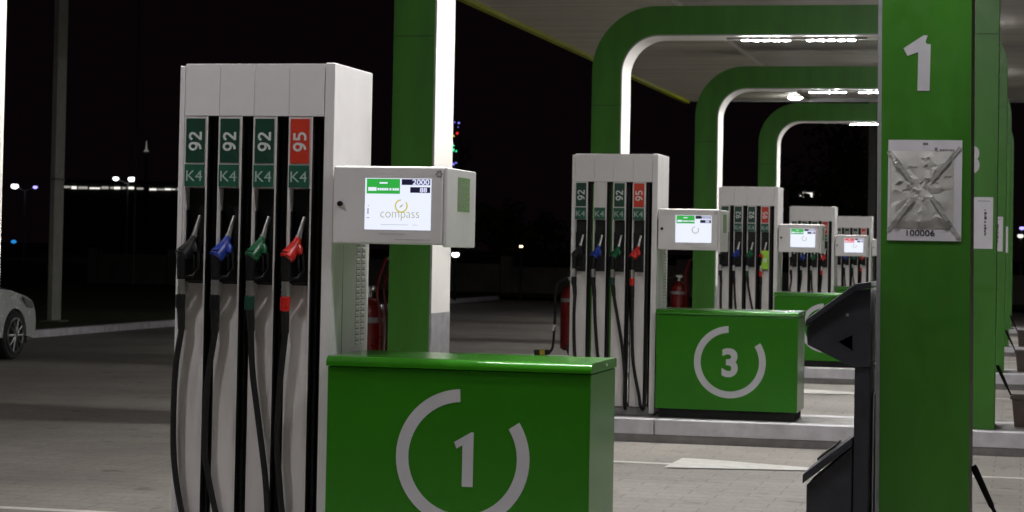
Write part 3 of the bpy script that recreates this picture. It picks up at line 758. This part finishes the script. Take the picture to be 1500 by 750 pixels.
# ------------------------------------------------------------------ wheeled fire extinguishers behind the left legs
FX = ['red wheeled fire extinguisher seen between the nearest pump and the second arch leg', 'red fire extinguisher left of the second pump, its yellow banded hose on the kerb',
      'dim red fire extinguisher between the second pump and the third visible arch leg']
for q, n in enumerate((1, 2, 3)):
    E_ = thing('fire_extinguisher', FX[q], 'fire extinguisher', (-5.83, 9.95+PITCH*n, ISLE[n]), 'red wheeled extinguishers by the arch legs')
    m = MB(); m.tube([(0, 0, .10), (0, 0, .13), (0, 0, .82), (0, 0, .90), (0, 0, .95), (0, 0, .97)], [.11, .148, .148, .12, .07, .03], n=24); m.build('cylinder', M['fire_red'], E_)
    m = MB(); m.tube([(0, 0, .97), (0, 0, 1.03)], .028, n=12); m.box(-.07, .03, -.02, .02, 1.03, 1.07, bev=.006); m.ball((.05, -.03, 1.05), .03); m.build('valve', M['steel'], E_)
    m = MB()
    for s_ in (-1, 1): m.tube(smooth_path([(.13, .11*s_-.02, .10), (.155, .11*s_-.02, .7), (.12, .11*s_-.02, 1.06), (.20, .11*s_-.02, 1.33)]), .014, n=8)
    m.tube([(.20, -.13, 1.33), (.20, .09, 1.33)], .014, n=8); m.build('handle_frame', M['fire_red'], E_)
    for s_ in (-1, 1):
        w = MB(); w.tube([(.10, .175*s_-.025, .12), (.10, .175*s_+.025, .12)], .12, n=20); w.build('wheel', M['tyre'], E_)
    m = MB(); m.tube([(0, 0, .74), (0, 0, .79)], .1495, n=24); m.build('label_band', M['grey_t'], E_)
    m = MB(); m.tube(smooth_path([(-.05, -.05, 1.05), (-.18, -.14, .95), (-.19, -.16, .5), (-.21, -.16, .16), (-.26, -.17, .06)]), .017, n=8); ho = m.build('hose', M['rubber'], E_)
    m = MB(); m.tube([(-.25, -.17, .075), (-.45, -.19, .05)], [.03, .055], n=14); m.build('horn', M['black'], ho)
    m = MB(); m.tube([(-.31, -.176, .067), (-.375, -.182, .059)], [.042, .050], n=14); m.build('band', M['yellow'], ho)
    m = MB(); m.tube([(-.215, -.165, .36), (-.195, -.163, .44)], .022, n=10); m.build('nozzle_clip', M['letter'], ho)

# ------------------------------------------------------------------ silver car at the left edge
def car():
    C = thing('parked_car', 'silver saloon car cut off by the left edge, alloy wheel showing', 'car', (-14.20, 26.05, 0))
    # side outline, y forward, z up; front wheel centre at y=1.35, rear at y=-1.35
    def wheel_arch(c): return arc(c, .33, .385, 180, 0, 12)[::1]
    low = [(-2.2, .32)] + [(p[0], p[1]) for p in arc(-1.35, .31, .385, 180, 0, 12)] + [(p[0], p[1]) for p in arc(1.35, .31, .385, 180, 0, 12)] + [(2.22, .26)]
    low = [(y, max(z, .19)) for y, z in low]
    topl = [(2.30, .36), (2.32, .52), (2.27, .64), (2.10, .78), (1.75, .90), (1.25, .985), (.95, 1.01), (-1.5, 1.05), (-2.05, 1.03), (-2.28, .92), (-2.33, .6), (-2.28, .36)]
    prof = low + topl
    m = MB(); S_ = [-1, -.985, -.93, -.8, -.5, 0, .5, .8, .93, .985, 1]; rows = []
    for t in S_:
        a = abs(t); row = []
        for y, z in prof:
            yy = y*(1-.07*a**4*(abs(y)/2.3)**3); zz = z - (.05*a**6 if z > .85 else 0)
            wx = .89*t*(1-.03*max(0, (z-.55))*2)*(1 if abs(y) < 1.7 else 1-.10*(abs(y)-1.7)/.6)
            row.append(m.bm.verts.new((wx, yy, zz)))
        rows.append(row)
    N = len(prof)
    for A, B in zip(rows, rows[1:]):
        for i in range(N):
            m.bm.faces.new((A[i], A[(i+1) % N], B[(i+1) % N], B[i]))
    for r in (rows[0], rows[-1]): m.bm.faces.new(r)
    bmesh.ops.recalc_face_normals(m.bm, faces=m.bm.faces[:]); m.build('body', M['car'], C, angle=34, wn=False)
    m = MB(); cab = [(1.0, 1.0), (.25, 1.40), (-.2, 1.46), (-.9, 1.44), (-1.75, 1.04)]
    rows = [[m.bm.verts.new((t*(.80-.36*(z-1.0)*.9), y, z+.0)) for y, z in cab] for t in (-1, -.9, 0, .9, 1)]
    for A, B in zip(rows, rows[1:]):
        for i in range(len(cab)-1): m.bm.faces.new((A[i], A[i+1], B[i+1], B[i]))
    for r in (rows[0], rows[-1]): m.bm.faces.new(r)
    bmesh.ops.recalc_face_normals(m.bm, faces=m.bm.faces[:]); m.build('window_glass', M['glass'], C, angle=30)
    m = MB(); m.tube([(x, -.25, 1.462) for x in (-.55, 0, .55)], .02, n=8); m.box(-.58, .58, -.92, .12, 1.44, 1.475, bev=.015); m.build('roof', M['car'], C)
    for s_ in (-1, 1):
        m = MB(); m.prism([(1.72, .70), (1.93, .69), (1.90, .78), (1.62, .845)], 'x', s_*.80, s_*.868, bev=.01); m.build('headlight', M['grey_t'], C)
        m = MB(); m.box(s_*.86, s_*1.0, .30, .44, 1.0, 1.12, bev=.03); m.build('mirror', M['car'], C)
        for yw in (-1.35, 1.35):
            w = MB(); xo, xi = s_*.875, s_*.66
            w.tube([(xi, yw, .33), (s_*.69, yw, .33), (s_*.85, yw, .33), (xo, yw, .33)], [.30, .335, .335, .31], n=36); w = w.build('wheel', M['tyre'], C)
            r = MB(); r.tube([(xo-s_*.01, yw, .33), (xo+s_*.004, yw, .33)], [.235, .225], mi=1, n=36)
            for k in range(10):
                a = 2*math.pi*k/10; ca, sa = math.cos(a), math.sin(a)
                r.tube([(xo+s_*.012, yw+.03*ca, .33+.03*sa), (xo+s_*.012, yw+.225*ca, .33+.225*sa)], [.022, .016], n=6)
            q = arc(0, 0, .228, 0, 360, 36)
            r.tube([(xo+s_*.008, yw+a, .33+b) for a, b in q], .014, n=6); r.tube([(xo, yw, .33), (xo+s_*.025, yw, .33)], .05, n=16)
            r.build('rim', [M['rim'], M['void']], w)
    m = MB(); m.box(-.78, .78, -2.1, 1.92, .20, .34); m.build('underbody', M['void'], C)
car()

# ------------------------------------------------------------------ things far off in the dark
def lamp_at(name, label, cat, x, y, ztop, heads, zb=.11, rad=.06, mat='pole', group=None):
    T = thing(name, label, cat, (x, y, zb), group)
    m = MB(); m.tube([(0, 0, 0), (0, 0, ztop-zb)], [rad*1.3, rad], n=8)
    for dx, dz, r, e in heads: m.tube([(0, 0, ztop-zb-.1), (dx, 0, ztop-zb+dz)], rad*.7, n=6)
    m.build('pole', M[mat], T)
    for dx, dz, r, e in heads:
        q = MB(); q.box(dx-r*1.3, dx+r*1.3, -r, r, ztop-zb+dz+r*.6, ztop-zb+dz+r*.95, bev=.01); q = q.build('lamp_head', M['grey_t'], T)
        b = MB(); b.ball((dx, 0, ztop-zb+dz), r, seg=10, sc_=(1.2, 1, .8)); b.build('bulb', e, q)
    return T
# square pole on the verge
T = thing('square_pole', 'tall square grey pole standing on the dark verge', 'pole', (-17.55, 37.7, .105))
m = MB(); m.box(-.05, .05, -.20, .20, 0, 14, bev=.012); m.build('shaft', M['pole'], T)
m = MB(); m.box(-.20, .20, -.22, .22, 0, .03, bev=.005); m.build('base_plate', M['dark_pole'], T)
m = MB(); m.box(-.057, .057, -.207, .207, 2.63, 2.67); m.build('joint_collar', M['dark_pole'], T)
PLX = lambda u, D: D*math.tan(math.atan((u-750)/F_PX)-th)      # bearing of a far landmark turned into metres east
YY = 150.
def zat(u, v, y):
    xx = PLX(u, y); zo = y*math.cos(th) - xx*math.sin(th); return 1.655 + ((361.7+.019*(u-750)) - v)*zo/F_PX
lamp_at('street_lamp', 'distant double headed street lamp with two white heads, left of the nearest pump', 'street lamp', PLX(187, YY), YY, zat(187, 268, YY), [(-.95, .30, .19, E_WHT), (.30, .28, .23, E_WHT)], group='street lamps far beyond the verge')
lamp_at('street_lamp', 'distant street lamp with violet white heads by the left edge', 'street lamp', PLX(37, YY), YY, zat(37, 278, YY), [(-.85, .25, .24, E_WHT), (.80, .20, .15, E_VIO)], group='street lamps far beyond the verge')
T = thing('flagpole', 'thin tall unlit mast above the distant lamps', 'mast', (PLX(198, 70), 70, .11))
m = MB(); m.tube([(0, 0, 0), (0, 0, 11.5)], [.05, .025], n=8); m.build('shaft', M['dark_pole'], T)
m = MB(); m.tube([(-.65, 0, 6.6), (0, 0, 6.6)], .018, n=6); m.build('crossarm', M['pole'], T)
T = thing('spire', 'tiny lit steeple top beyond the row of white lights', 'tower', (PLX(213, 210), 210, .11))
zs = zat(213, 222, 210)-.11
m = MB(); m.tube([(0, 0, 0), (0, 0, zs)], [.25, .16], n=8); m.build('shaft', M['pole'], T)
m = MB(); m.tube([(0, 0, zs), (0, 0, zs+.25), (0, 0, zs+1.1)], [.30, .10, .04], n=8); m.build('lantern', emit('spire_glow', (.8, .78, .7), .16), T)
def far_hall(label, u0_, u1_, y, vt, v0, v1, seed, full):
    xa, xb = PLX(u0_, y), PLX(u1_, y); zt = zat((u0_+u1_)/2, vt, y)
    T = thing('far_hall', label, 'building', ((xa+xb)/2, y+3, .11)); hw = (xb-xa)/2
    m = MB(); m.box(-hw, hw, 0, 14, 0, zt-.11, bev=.05); m.build('wall', M['far'], T)
    m = MB(); m.prism([(-.3, zt-.11), (14.3, zt-.11), (14.3, zt+.1), (-.3, zt+.25)], 'x', -hw-.3, hw+.3); m.build('roof', M['dark_pole'], T)
    r4 = random.Random(seed); x = -hw+.2; z0 = zat((u0_+u1_)/2, v1, y)-.11; z1 = zat((u0_+u1_)/2, v0, y)-.11
    while x < hw-.3:
        w = r4.uniform(.3, 1.1)
        if r4.random() < full:
            zz = r4.uniform(0, (z1-z0)*.35); m = MB(); m.box(x, x+w, -.06, -.01, z0+zz, z1-(r4.uniform(0, (z1-z0)*.5)), bev=.01); m.build('eave_light', r4.choice((E_DIM, E_DIM, E_DIM2)), T)
        x += w + r4.uniform(.03, .22)
far_hall('distant dark hall edged by a broken row of white lights, behind the double lamp', 62, 196, 190, 268, 271.5, 276, 4, .93)
far_hall('distant hall edged by a solid bright row of white lights, left of the nearest pump', 197, 292, 182, 270, 273, 278, 9, 1.0)
far_hall('distant dark hall with a short cluster of white lights, between arch and pump tops', 1150, 1200, 170, 276, 280, 288, 13, .5)
T = thing('ground_beacon', 'small blue light low on the dark ground at left', 'lamp', (PLX(22, 120), 120, .11))
m = MB(); m.tube([(0, 0, 0), (0, 0, zat(22, 354, 120)-.2)], .03, n=8); m.build('post', M['dark_pole'], T)
m = MB(); m.ball((0, 0, zat(22, 354, 120)-.11), .13, sc_=(1.3, 1, .8)); m.build('bulb', E_BLU, T)
# tree hung with coloured bulbs
y = 120.; ux = PLX(672, y)
def tree(name, label, x, y, ht, rad, seed, zb=.11, n=1300, trunk=.3, group=None, mat='leaf'):
    T = thing(name, label, 'tree', (x, y, zb), group); r5 = random.Random(seed)
    m = MB(); m.tube([(0, 0, 0), (.05*rad, 0, ht*.3), (0, .05*rad, ht*.6), (0, 0, ht*.9)], [trunk*.5, trunk*.4, trunk*.25, .03], n=8)
    cl = []
    for k in range(11):
        a = r5.uniform(0, 6.28); zz = r5.uniform(.35, .92)*ht; rr = rad*r5.uniform(.2, .85)*(1-.5*(zz/ht-.35))
        p = (rr*math.cos(a), rr*math.sin(a), zz); cl.append((p, rad*r5.uniform(.28, .5)))
        m.tube([(0, 0, zz*.72), p], [.05, .02], n=5)
    m.build('trunk', M['bark'], T)
    m = MB()
    for _ in range(n):
        (px_, py_, pz), cr = r5.choice(cl); d = Vector((r5.gauss(0, 1), r5.gauss(0, 1), r5.gauss(0, .8))).normalized()*cr*r5.random()**.4
        c = Vector((px_, py_, pz))+d; a = Vector((r5.uniform(-1, 1), r5.uniform(-1, 1), r5.uniform(-1, 1))).normalized()*rad*.055; b = a.orthogonal().normalized()*rad*.035
        m.quad([c-a, c+b, c+a, c-b])
    m.build('crown', M[mat], T, smooth=False); return T
tree('tree', 'dark tree hung with small coloured bulbs, right of the second arch leg', ux, y, zat(672, 172, y)-.11, 1.2, 21, n=500, trunk=.25)
for k, (u, v, e, r) in enumerate([(673, 181, E_TB, .04), (679, 182, E_TB, .06), (678, 188, E_TB, .03), (677, 197, E_TR, .07), (672, 201, E_TY, .05), (671, 221, E_TG, .10), (676, 223, E_TG, .05), (672, 215, E_TG, .05), (665, 235, E_TY, .09), (672, 242, E_TB, .08), (676, 240, E_TB, .05)]):
    nm = {id(E_TB): 'blue', id(E_TR): 'red', id(E_TG): 'green', id(E_TY): 'yellow'}[id(e)]
    m = MB(); m.ball((0, 0, 0), r, seg=8)
    o = m.build('festive_bulb', e, None, (PLX(u, y)+.0, y-1.35, zat(u, v, y)))
    tag(o, f'tiny {nm} festive bulb hanging in the dark tree beside the white arch leg', 'bulb', f'{nm} festive bulbs in the tree')
lamp_at('garden_lamp', 'low bright white lamp below the display unit of the nearest pump', 'lamp', PLX(669, 60), 60, zat(669, 373, 60), [(0, .0, .095, E_WHT)], rad=.03, mat='void')
lamp_at('garden_lamp', 'small warm lamp glowing alone in the dark middle distance', 'lamp', PLX(765, 62), 62, zat(765, 361, 62), [(0, .0, .045, E_WARM)], rad=.03, mat='void')
lamp_at('street_lamp', 'far violet white lamp at the right edge beyond the arches', 'street lamp', PLX(1497, 100), 100, zat(1497, 349, 100), [(-.03, .1, .12, E_DIM), (.03, .45, .10, E_VIO)], rad=.05)
T = thing('dark_post', 'plain dark post beyond the farthest arch, beside the front leg', 'post', (PLX(1278, 62), 62, 0))
m = MB(); m.box(-.115, .115, -.115, .115, 0, 5.9, bev=.01); m.build('shaft', M['dark_pole'], T)
m = MB(); m.box(-.18, .18, -.18, .18, 0, .03); m.build('base_plate', M['dark_pole'], T)
T = thing('perimeter_wall', 'low pale wall across the dark ground behind the forecourt', 'wall', (-12, 72, 0))
m = MB()
for k in range(14): m.box(-20+k*3, -17.02+k*3, -.1, .1, 0, 1.15 - .08*(k % 3), bev=.01)
m.build('wall_panel', M['wall'], T)
m = MB()
for k in range(15): m.box(-20.2+k*3, -19.8+k*3, -.2, .2, 0, 1.35, bev=.02)
m.build('pier', M['wall'], T)
for k, (u, y, ht, rd, lab) in enumerate([(1215, 78, 6.2, 2.6, 'shadowy leafy tree framed by the farthest arch'), (1262, 86, 5.4, 2.2, 'shadowy tree behind the plain dark post'),
                                         (735, 80, 3.2, 1.6, 'dim bush like tree between the second arch leg and second pump'), (800, 84, 2.8, 1.5, 'dim low tree right of the warm lamp')]):
    tree('tree', lab, PLX(u, y), y, ht, rd, 31+k, group='shadowy trees beyond the forecourt', zb=.11)

# ------------------------------------------------------------------ night sky and render settings
w = bpy.data.worlds.new('World'); sc.world = w; w.use_nodes = True; nt = w.node_tree
bg = nt.nodes['Background']; bg.inputs[0].default_value = (.0020, .0010, .0016, 1); bg.inputs[1].default_value = 1.0
sc.view_settings.view_transform = 'Standard'; sc.view_settings.look = 'None'
sc.view_settings.exposure = .12; sc.view_settings.gamma = 1
sc.cycles.use_denoising = True
sc.cycles.max_bounces = 8; sc.cycles.diffuse_bounces = 5; sc.cycles.sample_clamp_indirect = 6
